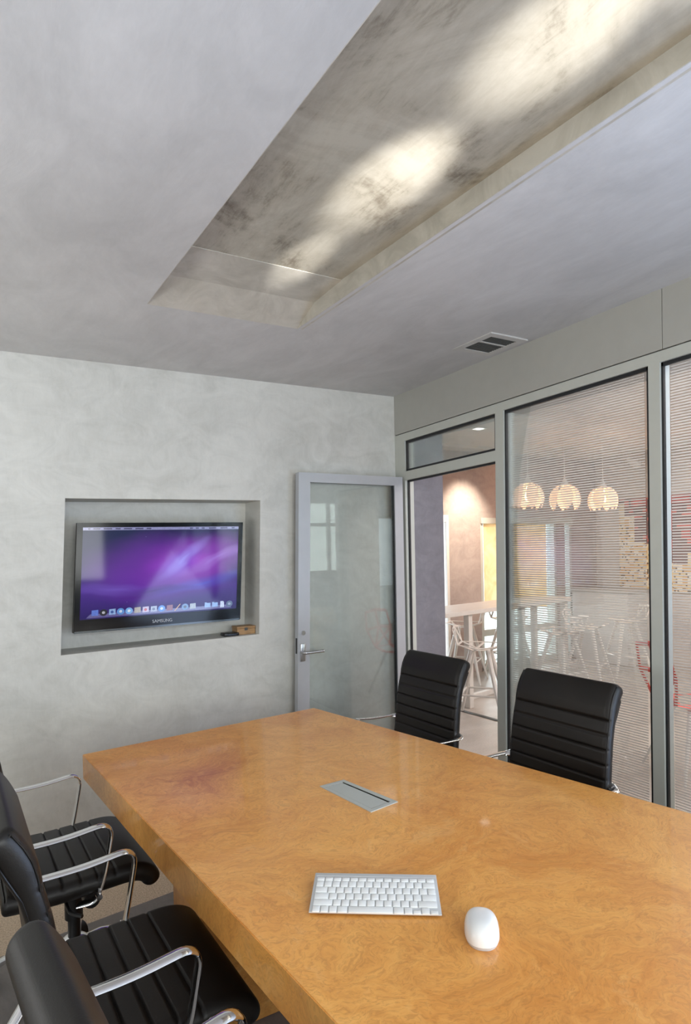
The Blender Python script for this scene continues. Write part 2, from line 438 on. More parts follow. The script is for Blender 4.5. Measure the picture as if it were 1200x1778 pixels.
# back wall with the television niche
NT0, NB0 = 1.828, .97
nl, nr = (-2.222, 1.828), (-1.065, 1.841); bl, br_ = (-2.268, .970), (-1.095, .986)
ND = .25
b = MB()
def q(pts, y0, y1): b.prism([(p[0], y0, p[1]) for p in pts], (0, y1-y0, 0))
Y1 = .35
q([(XL, 0), bl, nl, (XL, 2.9)], 0, Y1); q([br_, (.075, 0), (.075, 2.9), nr], 0, Y1)
q([nl, nr, (.075, 2.9), (XL, 2.9)], 0, Y1); q([(XL, 0), (.075, 0), br_, bl], 0, Y1)
q([bl, br_, nr, nl], ND, Y1)
wb = struct(b.build('wall_back', 'wall'), 'pale mottled plaster wall holding the television niche', 'wall')

b = MB(); b.box(XL-.2, XL, YR, .2, 0, 2.9); struct(b.build('wall_left', 'wall'), None)
# rear wall with a wide window behind the viewer
b = MB(); wx0, wx1, wz0, wz1 = -3.9, -.85, 1.1, 2.42
b.box(XL-.2, wx0, YR-.2, YR, 0, 2.9); b.box(wx1, .1, YR-.2, YR, 0, 2.9); b.box(wx0, wx1, YR-.2, YR, 0, wz0); b.box(wx0, wx1, YR-.2, YR, wz1, 2.9)
struct(b.build('wall_rear', 'wall'))
b = MB()
for x in (wx0, -2.9, -1.9, wx1-.06): b.box(x, x+.06, YR-.12, YR-.06, wz0, wz1)
for z in (wz0, wz1-.06, 1.95): b.box(wx0, wx1, YR-.12, YR-.06, z, z+.06)
wr = struct(b.build('window_4', 'alu'))
b = MB(); b.box(wx0, wx1, YR-.095, YR-.089, wz0, wz1); b.build('pane', 'glass', wr)

# ceiling with the recessed light trough
A_, B_ = (-1.982, -.917), (-1.245, -.923)
YN = -4.6
C_ = (A_[0]+(-1.929+1.982)*(YN+.917)/(-2.645+.917), YN); D_ = (B_[0]+(-1.186+1.245)*(YN+.923)/(-2.851+.923), YN)
def Z(p, dz=0): return V((p[0], p[1], zc(*p)+dz))
b = MB(); o_ = [(XL-.1, .1), (.05, .1), (.05, YR-.1), (XL-.1, YR-.1)]
hole = [A_, B_, D_, C_]
for k in range(4):
    p, q2, r2, s2 = o_[k], o_[(k+1) % 4], hole[(k+1) % 4], hole[k]
    b.hexa([Z(p), Z(q2), Z(r2), Z(s2), Z(p, .03), Z(q2, .03), Z(r2, .03), Z(s2, .03)])
ce = struct(b.build('ceiling', 'ceiling'), 'mottled grey plaster ceiling around the recessed trough', 'ceiling')
b = MB(); b.box(XL-.2, .1, YR-.2, .3, 2.83, 2.9); struct(b.build('ceiling', 'wall_plain'))
# trough: sloping end, side faces, leafed top
tr = thing('ceiling_light_trough', (-1.6, -2.7, 2.62), 'long recessed ceiling trough lined with brushed silver leaf', 'ceiling light')
def L(o): o.matrix_parent_inverse = Matrix.Translation(-V((-1.6, -2.7, 2.62))); return o
ZT = 2.70
f1 = (A_[0]+.005, -1.09), (B_[0]+.01, -1.095)
g1 = (A_[0]+.012, -1.33), (B_[0]+.022, -1.335)
b = MB(); b.hexa([Z(A_), Z(B_), V((*f1[1], 2.682)), V((*f1[0], 2.676)), Z(A_, .03), Z(B_, .03), V((*f1[1], 2.71)), V((*f1[0], 2.71))]); L(b.build('end_slope', 'leaf_edge', tr))
b = MB(); b.hexa([V((*f1[0], 2.676)), V((*f1[1], 2.682)), V((*g1[1], 2.697)), V((*g1[0], 2.697)), V((*f1[0], 2.72)), V((*f1[1], 2.72)), V((*g1[1], 2.73)), V((*g1[0], 2.73))]); L(b.build('end_panel', 'leaf_edge', tr))
b = MB(); b.hexa([V((*g1[0], 2.699)), V((*g1[1], 2.699)), V((*D_, 2.702)), V((*C_, 2.702)), V((*g1[0], 2.74)), V((*g1[1], 2.74)), V((*D_, 2.74)), V((*C_, 2.74))]); L(b.build('leafed_top', 'leaf', tr))
for s, (p, pn) in enumerate(((A_, C_), (B_, D_))):
    dx = -.03 if s == 0 else .03
    i_ = -.1*dx; p = (p[0]+i_, p[1]); pn = (pn[0]+i_, pn[1])
    b = MB(); b.hexa([Z(p, .0005), Z(pn, .0005), V((pn[0]+dx, pn[1], zc(*pn))), V((p[0]+dx, p[1], zc(*p))), V((p[0], p[1], 2.72)), V((*pn, 2.72)), V((pn[0]+dx, pn[1], 2.72)), V((p[0]+dx, p[1], 2.72))])
    L(b.build('side_lip', 'leaf_edge', tr))
b = MB(); b.box(C_[0], D_[0], YN-.03, YN, 2.6, 2.74); L(b.build('end_board', 'leaf_edge', tr))

# ceiling vent
vt = thing('air_vent', (-.178, -1.15, zc(-.178, -1.15)), 'grey ceiling air vent with two dark grilles near the glass partition', 'air vent')
vz = -.006
b = MB()
for x0, x1, y0, y1 in ((-.135, -.093, -.15, .15), (.093, .135, -.15, .15), (-.093, .093, -.15, -.108), (-.093, .093, .108, .15), (-.093, .093, -.026, -.014)):
    b.box(x0, x1, y0, y1, vz, .002)
b.build('frame', plain('painted vent frame', srgb(196, 195, 192), .55), vt)
for y0, y1 in ((-.108, -.026), (-.014, .108)):
    b = MB(); b.box(-.093, .093, y0, y1, -.002, .002); g = b.build('grille', 'vent_dark', vt)
    n_ = 5 if y1 < 0 else 7
    for k in range(n_):
        y = y0+(k+.5)*(y1-y0)/n_; b = MB(); b.box(-.093, .093, y-.003, y+.003, -.004, -.0015); b.build('slat', 'dark_grey', g)

# ------------------------------------------------------------------ glazed partition (plane x = 0)
def fr(name, mat, boxes, parent=None):
    b = MB()
    for q in boxes: b.box(*q, f=rw)
    return b.build(name, mat, parent)
PY = [(.0, -.115), (-.99, -1.055), (-1.96, -2.015), (-2.95, -3.01), (-3.95, -4.01), (-4.95, -5.01), (-6.0, -6.2)]   # posts
ZH = 2.328     # top of the frames
# header panels
hy = [0, -2.03, -4.05, -6.2]
for k in range(3):
    b = MB(); y0, y1 = hy[k]-.0015, hy[k+1]+.0015
    b.hexa([rw(0, y0, ZH+.003), rw(0, y1, ZH+.003), rw(.1, y1, ZH+.003), rw(.1, y0, ZH+.003), (0, y0, zc(0, y0)+.05), (0, y1, zc(0, y1)+.05), (.1, y1, zc(.1, y1)+.05), (.1, y0, zc(.1, y0)+.05)])
    struct(b.build('wall_right', 'panel'), ['grey header panel above the doorway and second pane', 'grey header panel above the last visible pane', None][k], 'wall panel')
b = MB(); b.box(.012, .09, -6.2, 0, 2.28, 2.9, f=lambda x, y, z: (x, y, z-.02*y)); struct(b.build('wall_right', 'dark_grey'))
for k, (y0, y1) in enumerate(PY):
    o = fr('trim_%d' % (k+1), 'alu', [(0, .075, y1, y0, 0, ZH-.003)])
    struct(o, ['grey aluminium corner post beside the open glass door', 'grey aluminium post between doorway and striped pane', 'grey aluminium post between the two striped panes'][k] if k < 3 else None, 'frame post')
wn = 1
def pane(name, y0, y1, z0, z1, label, striped, rail_top=True, rail_bot=None):
    """window in a bay from y1 (far) to y0 (near)"""
    root = fr(name, 'alu', [(0, .075, y0, y1, z1, ZH-.003)] + ([(0, .075, y0, y1, z0-rail_bot, z0)] if rail_bot else []))
    struct(root, label, 'window')
    g = .016; xg = .016
    fr('gasket', 'rubber', [(xg-.004, xg+.012, y0, y0+g, z0, z1), (xg-.004, xg+.012, y1-g*.6, y1, z0, z1), (xg-.004, xg+.012, y0, y1, z1-g, z1), (xg-.004, xg+.012, y0, y1, z0, z0+g)], root)
    fr('pane', 'glass', [(xg, xg+.006, y0+.002, y1-.002, z0+.002, z1-.002)], root)
    if striped:
        fr('striped_film', 'film', [(xg+.0075, xg+.0085, y0+.035, y1-.035, z0+.05, z1-.01)], root)
    return root
pane('window_1', -.99, -.115, 2.056, 2.272, 'clear glass transom over the open doorway', False, rail_bot=.062)
pane('window_2', -1.96, -1.055, .1, 2.276, 'tall glass pane with thin white stripes behind the two black chairs', True, rail_bot=.1)
pane('window_3', -2.95, -2.015, .1, 2.276, 'tall striped glass pane cut off by the picture edge', True, rail_bot=.1)
for k in range(3, 6):
    pane('window_%d' % (k+2), PY[k+1][0], PY[k][1], .1, 2.276, None, False, rail_bot=.1)
# black seal round the doorway
o = fr('trim_8', 'rubber', [(.02, .034, -.127, -.115, 0, 1.994), (.02, .034, -.99, -.115, 1.982, 1.994)]); struct(o, 'black rubber door seal under the transom', 'door seal')

# ------------------------------------------------------------------ open glass door against the back wall
dr = struct(thing('door_1', (-.02, -.09, 0), 'open glass door with grey aluminium frame folded back against the plaster wall', 'door'))
lean = lambda x, y, z: (x+.034*(z-1.25)*min(1, -x/.8)*.9, y, z)
DW = .845; t0, t1 = -.022, .022
def dbox(name, mat, boxes, parent=dr, r=0):
    b = MB()
    for q in boxes: b.box(*q, f=lean)
    return b.build(name, mat, parent)
dbox('latch_stile', 'alu_light', [(-DW, -DW+.085, t0, t1, .01, 2.018)])
dbox('hinge_stile', 'alu_light', [(-.072, -.0, t0, t1, .01, 2.018)])
dbox('top_rail', 'alu_light', [(-DW+.085, -.072, t0, t1, 1.957, 2.018)])
dbox('bottom_rail', 'alu_light', [(-DW+.085, -.072, t0, t1, .01, .12)])
dbox('pane', 'door_glass', [(-DW+.08, -.067, -.004, .004, .115, 1.962)])
dbox('gasket', 'rubber', [(-.078, -.071, -.012, .012, .12, 1.957)])
hx = -DW+.035
b = MB(); b.rbox(hx-.018, hx+.018, t0-.007, t0, .80, .915, .004, f=lean); pl = b.build('handle_plate', 'steel', dr, True)
b = MB(); pth = arc([(hx-.012, t0, .86), (hx-.012, t0-.05, .86), (hx+.125, t0-.052, .862)], .018); b.tube([lean(*p) for p in pth], .0095, 12); b.build('lever', 'steel', pl, True)
b = MB(); b.cyl(lean(hx-.002, t0, .985), lean(hx-.002, t0-.016, .985), .014); b.build('lock_cylinder', 'chrome', dr, True)
b = MB(); b.box(-DW-.002, -DW+.001, -.009, .009, .85, .95, f=lean); b.build('strike_plate', 'rubber', dr)

# ------------------------------------------------------------------ television
TV = [V((-2.160, .03, 1.695)), V((-1.175, .03, 1.702)), V((-1.210, .03, 1.088)), V((-2.198, .03, 1.081))]   # tl tr br bl
def tv(u, v, d=0):   # u to the right, v up, d towards the viewer
    a = TV[3].lerp(TV[2], u); c = TV[0].lerp(TV[1], u); p = a.lerp(c, v); return V((p.x, p.y-d, p.z))
tvo = thing('television', (-1.69, .03, 1.08), 'wide black flat television showing a purple desktop in the wall niche', 'television')
def T(o): o.matrix_parent_inverse = Matrix.Translation(-tvo.location); return o
def tvbox(mb, u0, u1, v0, v1, d0, d1):
    mb.hexa([tv(u0, v0, d0), tv(u1, v0, d0), tv(u1, v0, d1), tv(u0, v0, d1), tv(u0, v1, d0), tv(u1, v1, d0), tv(u1, v1, d1), tv(u0, v1, d1)])
su0, su1, sv0, sv1 = .032, .972, .115, .958
b = MB(); tvbox(b, 0, 1, 0, 1, -.045, -.006); T(b.build('housing', 'black_plastic', tvo))
b = MB()
for q in ((0, 1, 0, sv0), (0, 1, sv1, 1), (0, su0, sv0, sv1), (su1, 1, sv0, sv1)): tvbox(b, *q, -.006, 0)
bz = T(b.build('bezel', 'gloss_black', tvo))
b = MB(); tvbox(b, .005, .995, -.006, .012, -.004, .002); T(b.build('bottom_strip', plain('smoked clear edge', srgb(60, 70, 74), .15), tvo))
b = MB(); b.face([tv(su0, sv0, -.003), tv(su1, sv0, -.003), tv(su1, sv1, -.003), tv(su0, sv1, -.003)])
def scuv(co):
    w = (co.x-TV[3].x-(co.z-1.08)*.06)/.985
    return ((w-su0)/(su1-su0), ((co.z-1.085)/.614-sv0)/(sv1-sv0))
scr = T(b.build('screen', 'screen', tvo, uv=scuv))
b = MB(); tvbox(b, .35, .65, .3, .7, -.215, -.045); T(b.build('wall_bracket', 'black_plastic', tvo))
SU = lambda u: su0+(su1-su0)*u
SV = lambda v: sv0+(sv1-sv0)*v
def flat(name, poly, col, d=-.0022, par=scr, s=.85):
    b = MB(); b.face([tv(SU(u), SV(v), d) for u, v in poly]); return T2(b.build(name, icon_mat(col, s), par))
def T2(o): return o
rect = lambda u0, u1, v0, v1: [(u0, v0), (u1, v0), (u1, v1), (u0, v1)]
flat('menu_bar', rect(0, 1, .968, 1), (150, 150, 196))
for k, (u0, w) in enumerate([(.03, .012), (.06, .04), (.12, .05), (.19, .03), (.24, .05), (.31, .05), (.38, .03), (.66, .02), (.7, .02), (.74, .02), (.79, .05), (.87, .05), (.95, .02)]):
    flat('menu_item', rect(u0, u0+w, .977, .991), (70, 66, 110), -.0018, s=.7)
flat('dock_shelf', [(.035, .012), (.965, .016), (.945, .055), (.06, .055)], (120, 112, 180), -.0024, s=.6)
circ = lambda u, v, r, n=16: [(u+r*.62*math.cos(2*math.pi*k/n), v+r*math.sin(2*math.pi*k/n)) for k in range(n)]
ics = [('s', (96, 124, 214)), ('c', (34, 34, 44)), ('s', (150, 182, 232)), ('c', (96, 150, 222)), ('c', (120, 176, 240)), ('s', (176, 164, 148)), ('s', (206, 190, 222)), ('s', (176, 186, 214)),
       ('c', (64, 136, 226)), ('s', (136, 38, 52)), ('b', (208, 154, 100)), ('c', (96, 134, 190)), ('s', (170, 180, 190)), None, ('f', (142, 178, 236)), ('f', (142, 178, 236)), ('d', (210, 222, 250)), ('c', (88, 104, 140))]
for k, it in enumerate(ics):
    if not it: continue
    u = .085+k*.0508; v = .064; r = .037; kd, colr = it
    if kd == 's': poly = [(u-.019, v-r*.8), (u+.021, v-r*.75), (u+.02, v+r*.95), (u-.018, v+r*.85)]
    elif kd == 'c': poly = circ(u, v, r)
    elif kd == 'b': poly = [(u-.02, v-r), (u-.012, v-r), (u+.022, v+r), (u+.014, v+r)]
    elif kd == 'f': poly = [(u-.02, v-r*.7), (u+.02, v-r*.7), (u+.02, v+r*.7), (u-.004, v+r*.7), (u-.008, v+r*.9), (u-.02, v+r*.9)]
    else: poly = [(u-.013, v-r), (u+.013, v-r), (u+.013, v+r*.6), (u+.006, v+r), (u-.013, v+r)]
    ic = flat('dock_icon', poly, colr, -.0016)
    inner = {1: (190, 190, 200), 2: (60, 90, 160), 3: (214, 230, 250), 4: (226, 240, 255), 6: (200, 60, 60), 7: (90, 100, 130), 8: (220, 236, 252), 11: (30, 40, 70), 17: (150, 160, 190)}.get(k)
    if inner:
        b = MB(); b.face([tv(SU(p), SV(w), -.0011) for p, w in circ(u, v, r*.42, 10)]); T2(b.build('icon_symbol', icon_mat(inner), scr))
def text_mesh(name, body, size, mat, parent, mtx):
    cu = bpy.data.curves.new(name, 'FONT'); cu.body = body; cu.size = size; cu.align_x = 'CENTER'; cu.align_y = 'CENTER'; cu.extrude = .0005
    o = bpy.data.objects.new(name, cu); COL.objects.link(o)
    bpy.context.view_layer.update()
    me = bpy.data.meshes.new_from_object(o.evaluated_get(bpy.context.evaluated_depsgraph_get()))
    bpy.data.objects.remove(o); me.transform(mtx); me.materials.clear(); me.materials.append(M[mat])
    m = bpy.data.objects.new(name, me); COL.objects.link(m); m.parent = parent; return m
p = tv(.5, .05, .0015)
T2(text_mesh('lettering', 'SAMSUNG', .026, 'alu_light', bz, Matrix.Translation(p) @ Matrix.Rotation(-.008, 4, 'Y') @ Matrix.Rotation(math.pi/2, 4, 'X')))

# things on the niche sill
sz = lambda x: .970+.016*(x+2.268)/1.173
x = -1.19
wbx = thing('wooden_box', (-1.16, .1, sz(-1.16)), 'small light wooden box on the niche sill under the television corner', 'box')
b = MB(); b.rbox(-.062, .062, -.045, .045, 0, .038, .003); b.build('body', 'wood_box', wbx)
b = MB(); b.rbox(-.064, .064, -.047, .047, .038, .052, .003); b.build('lid', 'wood_box', wbx)
b = MB(); b.box(-.012, .008, -.049, -.045, .026, .044); b.build('clasp', 'dark_grey', wbx)
rc = thing('media_box', (-1.265, .075, sz(-1.265)), 'small black box lying on the niche sill beside the wooden box', 'media box')
b = MB(); b.rbox(-.05, .05, -.04, .04, 0, .02, .006); b.build('shell', 'black_plastic', rc, True)
b = MB(); b.box(-.03, .03, -.042, -.0395, .006, .013); b.build('front_window', 'gloss_black', rc)

# ------------------------------------------------------------------ table
tl, trr = V((-2.327, -1.118)), V((-1.243, -1.0))
dl = (V((-2.191, -2.835))-tl).normalized(); dr_ = (V((-.932, -2.681))-trr).normalized()
TLn = 3.05
bl_, brr = tl+dl*TLn, trr+dr_*(TLn-.1)
tb = thing('conference_table', (-1.55, -2.4, 0), 'large glossy burl maple conference table with thick top', 'table')
def TB(o): o.matrix_parent_inverse = Matrix.Translation(-tb.location); return o
b = MB()
c4 = [tl, trr, brr, bl_]
bb = bmesh.new(); vs = [bb.verts.new((*p, .645)) for p in c4]+[bb.verts.new((*p, .74)) for p in c4]
for f in ((3, 2, 1, 0), (4, 5, 6, 7), (0, 1, 5, 4), (1, 2, 6, 5), (2, 3, 7, 6), (3, 0, 4, 7)): bb.faces.new([vs[k] for k in f])
bmesh.ops.bevel(bb, geom=list(bb.edges), offset=.002, segments=2, affect='EDGES'); b.merge(bb)
TB(b.build('tabletop', 'burl', tb))
for y0, y1 in ((-1.55, -1.85), (-3.25, -3.55)):
    s = .22
    xl = tl.x+dl.x/dl.y*(y0-tl.y)+s*.85; xr = trr.x+dr_.x/dr_.y*(y0-trr.y)-s
    b = MB(); b.rbox(xl, xr, y1, y0, .0035, .648, .004, 2); TB(b.build('pedestal', 'burl', tb))
b = MB(); b.box(-1.75, -1.35, -3.25, -1.85, .35, .6); TB(b.build('stretcher', plain('dark stretcher', srgb(44, 32, 22), .5), tb))

# power box in the table top
pts = [V((-1.718, -1.92)), V((-1.623, -1.915)), V((-1.58, -2.162)), V((-1.69, -2.18))]
pb = thing('power_box', (-1.652, -2.044, .74), 'flush grey power and data box set into the table top', 'power box')
def PB(o): o.matrix_parent_inverse = Matrix.Translation(-pb.location); return o
def pq(u, v):
    a = pts[0].lerp(pts[1], u); c = pts[3].lerp(pts[2], u); return a.lerp(c, v)
def pbx(mb, u0, u1, v0, v1, z0, z1):
    r = [pq(u0, v0), pq(u1, v0), pq(u1, v1), pq(u0, v1)]; mb.hexa([(*p, z0) for p in r]+[(*p, z1) for p in r])
b = MB()
for q in ((0, .14, 0, 1), (.86, 1, 0, 1), (.14, .86, 0, .06), (.14, .86, .94, 1)): pbx(b, *q, .7395, .7425)
PB(b.build('frame', 'grey_plate', pb))
b = MB(); pbx(b, .155, .77, .07, .93, .7395, .7420); PB(b.build('lid', 'grey_plate', pb))
b = MB(); pbx(b, .785, .86, .06, .94, .7394, .7400); PB(b.build('cable_slot', 'rubber', pb))

# ------------------------------------------------------------------ keyboard and mouse
k0 = V((-2.087, -2.541)); k1 = V((-1.86, -2.697))
kx = (k1-k0).normalized(); kang = math.atan2(kx.y, kx.x); ky = V((-kx.y, kx.x))
KW, KD = .279, .142
kb = thing('keyboard', (*k0, .7405), 'slim aluminium keyboard with white keys on the burl table', 'keyboard', kang)
b = MB(); hz = lambda y: .004+.010*y/KD
b.rbox(0, KW, 0, KD, 0, .0035, .0014, 2, f=lambda x, y, z: (x, y, z+hz(y)-.0005)); b.build('base', 'key_alu', kb, True)
b = MB(); b.cyl((.004, KD-.011, .0085), (KW-.004, KD-.011, .0085), .0082, 16); b.build('battery_barrel', 'key_alu', kb, True)
rows = [(.5, [1.03]*14), (1, [1]*13+[1.55]), (1, [1.55]+[1]*13), (1, [1.8]+[1]*11+[1.78]), (1, [2.35]+[1]*10+[2.28]), (1, [1, 1, 1, 1.25, 5.35, 1.25, 1, 1, 1, 1])]
yy = KD-.022
pitch_y = [.0135]+[.0222]*5
gap = .0026
kcount = 0
for ri, (h, ws) in enumerate(rows):
    kh = pitch_y[ri]-gap
    tot = sum(ws); unit = (KW-.012)/tot
    x = .006; y1 = yy; y0 = yy-kh
    for wi, w in enumerate(ws):
        b = MB(); a0, a1 = x+gap/2, x+w*unit-gap/2
        q0, q1 = y0, y1
        if ri == 5 and wi in (7, 9): q1 = y0+kh*.55
        b.rbox(a0, a1, q0, q1, 0, .0028, .0009, 2, f=lambda xx, y, z: (xx, y, z+hz(y)+.0028)); b.build('key', 'key_white', kb, True)
        if ri == 5 and wi == 8: pass
        x += w*unit
    yy -= pitch_y[ri]
mo = thing('computer_mouse', (-1.826, -2.783, .7402), 'white oval wireless mouse beside the keyboard', 'mouse', math.atan2(-2.723+2.819, -1.78+1.863)-math.pi/2)
b = MB(); rings = []
ml, mwid, mh = .058, .034, .032
for i in range(17):
    a = math.pi*i/32        # dome from base to top
    r = math.cos(a)**.55 if i < 16 else .001; z = .007+mh*math.sin(a)**.9 - .002*0
    rings.append([V((mwid*r*math.copysign(abs(math.cos(t))**.82, math.cos(t)), ml*r*math.copysign(abs(math.sin(t))**.82, math.sin(t)), z*(1-.12*math.sin(t)*r))) for t in [2*math.pi*k/36 for k in range(36)]])
b.loft(rings); b.build('shell', 'white_plastic', mo, True, 80)
b = MB(); b.loft([[V((mwid*s*math.copysign(abs(math.cos(t))**.82, math.cos(t)), ml*s*math.copysign(abs(math.sin(t))**.82, math.sin(t)), z)) for t in [2*math.pi*k/36 for k in range(36)]] for s, z in ((.93, 0), (.97, .004), (.98, .008))]); b.build('base', plain('pale grey base', srgb(200, 200, 200), .4), mo, True)

# ------------------------------------------------------------------ ribbed leather office chair (faces +x)
def rr_ring(c, nx, ny_, w, th, rib, n=6):
    """rounded rectangle section: width w along y, thickness th along nx (front = +nx)"""
    r = min(th*.48, .03); out = []
    for cx_, cy_, a0 in ((1, 1, 0), (-1, 1, 90), (-1, -1, 180), (1, -1, 270)):
        for k in range(n+1):
            a = math.radians(a0+90*k/n)
            f = (th/2-r)*cx_+r*math.cos(a); s = (w/2-r)*cy_+r*math.sin(a)
            if f > 0: f -= rib*min(1, max(0, (w/2-abs(s))/.012))
            out.append(c+nx*f+V((0, s, 0)))
    return out
def pad(path, thf, wf, ribf, name, parent, n=120):
    # resample the polyline smoothly
    P = [V((p[0], 0, p[1])) for p in path]
    d = [0]
    for i in range(1, len(P)): d.append(d[-1]+(P[i]-P[i-1]).length)
    tot = d[-1]
    def at(s):
        s *= tot
        for i in range(1, len(P)):
            if s <= d[i] or i == len(P)-1:
                t = (s-d[i-1])/(d[i]-d[i-1]); 
                p0, p1, p2, p3 = P[max(i-2, 0)], P[i-1], P[i], P[min(i+1, len(P)-1)]
                return .5*((2*p1)+(p2-p0)*t+(2*p0-5*p1+4*p2-p3)*t*t+(3*p1-p0-3*p2+p3)*t**3)
    b = MB(); rings = []
    for k in range(n+1):
        s = k/n; c = at(s); tg = (at(min(1, s+.01))-at(max(0, s-.01))).normalized()
        nx = V((0, 1, 0)).cross(tg)
        e = min(s, 1-s)*tot; cap = math.sqrt(max(0, 1-(1-min(1, e/.025))**2))
        rings.append(rr_ring(c, nx, None, wf(s)*(1-.07*(1-cap)), max(.004, thf(s)*(.12+.88*cap)), ribf(s)))
    b.loft(rings); return b.build(name, 'leather', parent, True, 60), at
def groove(s, lines, wdt=.011, depth=.009):
    v = 0
    for l in lines:
        x = abs(s-l)/wdt
        if x < 1: v = max(v, depth*(1-x)**1.6)
    return v
def make_chair(label, group):
    t = thing('office_chair', (0, 0, 0), label, 'chair', 0, group)
    lines = [.32+.108*k for k in range(7)]
    seat, _ = pad([(.218, .405), (.200, .440), (.150, .458), (.05, .456), (-.1, .452), (-.235, .462)], lambda s: .062, lambda s: .485, lambda s: groove(s, lines), 'seat', t)
    bl2 = [.05+.098*k for k in range(8)]
    back, at = pad([(-.183, .458), (-.200, .56), (-.210, .66), (-.226, .78), (-.250, .87), (-.277, .932), (-.305, .968)], lambda s: .050+.018*max(0, min(1, (s-.72)/.1)), lambda s: .475-.02*s, lambda s: groove(s, bl2), 'backrest', t)
    for sy in (-1, 1):
        b = MB(); pth = []
        for k in range(31):
            s = .06+.90*(k/30 if k <= 15 else (30-k)/30)*2
            c = at(min(.97, s)); tg = (at(min(1, s+.02))-at(s-.02)).normalized(); nx = V((0, 1, 0)).cross(tg)
            hh = (.050+.018*max(0, min(1, (s-.72)/.1)))/2-.0078; pth.append(c+nx*(hh if k <= 15 else -hh)+V((0, sy*(.2375-.01*s-.0072), 0)))
        b.tube(pth, .0022, 6); b.build('piping', 'leather', back, True)
    b = MB(); b.rbox(-.15, .12, -.13, .13, .385, .425, .008); b.build('seat_mechanism', 'black_plastic', t, True)
    b = MB(); b.tube(arc([(-.05, -.12, .405), (-.05, -.25, .40), (-.02, -.29, .40)], .02), .006, 8); b.build('tilt_lever', 'black_plastic', t, True)
    b = MB(); b.cyl((.03, -.13, .38), (.03, -.175, .38), .026); b.build('tension_knob', 'black_plastic', t, True)
    for sy in (-1, 1):
        b = MB(); y = sy*.268
        pth = arc([(-.205, sy*.232, .648), (-.198, y, .640), (-.06, y, .642), (.085, y, .662), (.055, y, .50), (.03, sy*.25, .415), (-.02, sy*.22, .402)], .055, 8)
        b.tube(pth, .01, 12, flat=(.0165, .0062), side=(0, 1, 0)); ar = b.build('armrest', 'chrome', t, True)
        b = MB(); b.cyl((.035, sy*.258, .435), (.035, sy*.278, .435), .009); b.cyl((.035, sy*.262, .455), (.035, sy*.276, .455), .004); b.build('bolt', 'chrome', ar, True)
    b = MB(); b.cyl((0, 0, .25), (0, 0, .39), .030); b.cyl((0, 0, .10), (0, 0, .3), .021); b.build('gas_column', 'black_plastic', t, True)
    b = MB(); b.lathe([(.03, .115), (.046, .115), (.046, .172), (.03, .185)])
    for k in range(5):
        a = 2*math.pi*k/5+.12; dx, dy = math.cos(a), math.sin(a)
        b.tube([(dx*r, dy*r, z) for r, z in ((.03, .160), (.09, .165), (.16, .150), (.24, .112), (.305, .074))], .02, 10, flat=(.013, .02), side=(0, 0, 1))
    base = b.build('star_base', 'chrome', t, True)
    for k in range(5):
        a = 2*math.pi*k/5+.12; dx, dy = math.cos(a)*.3, math.sin(a)*.3
        b = MB(); nx, ny = -math.sin(a+.6), math.cos(a+.6)
        b.tube([(dx-nx*.025, dy-ny*.025, .031), (dx+nx*.025, dy+ny*.025, .031)], .031, 18); b.cyl((dx, dy, .03), (dx, dy, .085), .009)
        b.build('caster', 'black_plastic', base, True)
    return t
G1 = 'black leather chairs around the conference table'
ch1 = make_chair('ribbed black leather office chair at the left table corner, closest to the plaster wall', G1)
ch1.location = (-2.405, -1.37, .003); ch1.rotation_euler.z = .03
dup(ch1, (-2.365, -2.125, .003), .03, 'black office chair with chrome arms second from the plaster wall, left of the table', G1)
dup(ch1, (-2.318, -2.89, .003), .10, 'black office chair nearest the viewer, only its back top and one chrome arm showing', G1)
dup(ch1, (-.885, -1.165, .003), math.pi+.03, 'black ribbed office chair across the table, in front of the open doorway', G1, (1, 1, .975), .955)
dup(ch1, (-.885, -2.0, .003), math.pi+.03, 'black ribbed office chair across the table, in front of the tall striped pane', G1, (1, 1, 1), .955)

# ------------------------------------------------------------------ the cafe behind the partition
X1, YF = 4.85, 2.0
HC = 2.66
b = MB(); b.box(.1, X1+.3, YR-.2, YF+.2, -.1, 0); b.box(.1, .3, 0, YF, -.1, 0); struct(b.build('floor', 'cafe_floor'), 'pale polished concrete floor of the cafe beyond the glass', 'floor')
b = MB(); b.box(.1, X1+.3, -6.4, YF+.3, HC+.12, HC+.2); struct(b.build('ceiling', 'cafe_white'))
b = MB(); b.box(1.5, X1+.3, -6.4, YF+.3, HC, HC+.13); struct(b.build('ceiling', 'cafe_white'), 'lowered pinkish white cafe ceiling beyond the glass', 'ceiling')
# exterior wall (y = 2): pier, windows
b = MB(); b.box(2.20, 2.70, YF, YF+.25, 0, HC+.2); struct(b.build('wall_far', 'cafe_wall'), 'plaster pier lit by a warm spot beyond the doorway', 'wall')
b = MB(); b.box(2.70, 4.34, YF, YF+.25, 1.87, HC+.2); b.box(4.34, X1+.3, YF, YF+.25, 0, HC+.2); b.box(.2, 2.2, YF, YF+.25, 1.9, HC+.2); struct(b.build('wall_far', 'cafe_wall'))
b = MB(); b.box(.1, .35, .35, YF+.25, 0, HC+.2); struct(b.build('wall_far', 'cafe_wall'))
b = MB(); b.box(2.70, 4.34, YF-.02, YF+.1, 1.80, 1.87); b.box(2.70, 2.74, YF, YF+.1, 0, 1.8); b.box(3.99, 4.03, YF-.01, YF+.1, 0, 1.8); b.box(4.30, 4.34, YF, YF+.1, 0, 1.8); b.box(2.7, 4.34, YF, YF+.1, 0, .08); b.box(2.74, 4.0, YF, YF+.1, .42, .50)
w = struct(b.build('window_8', 'alu'), 'tall cafe window with yellow blind', 'window')
b = MB(); b.box(2.72, 4.32, YF+.04, YF+.048, .05, 1.82); b.build('pane', 'glass', w)
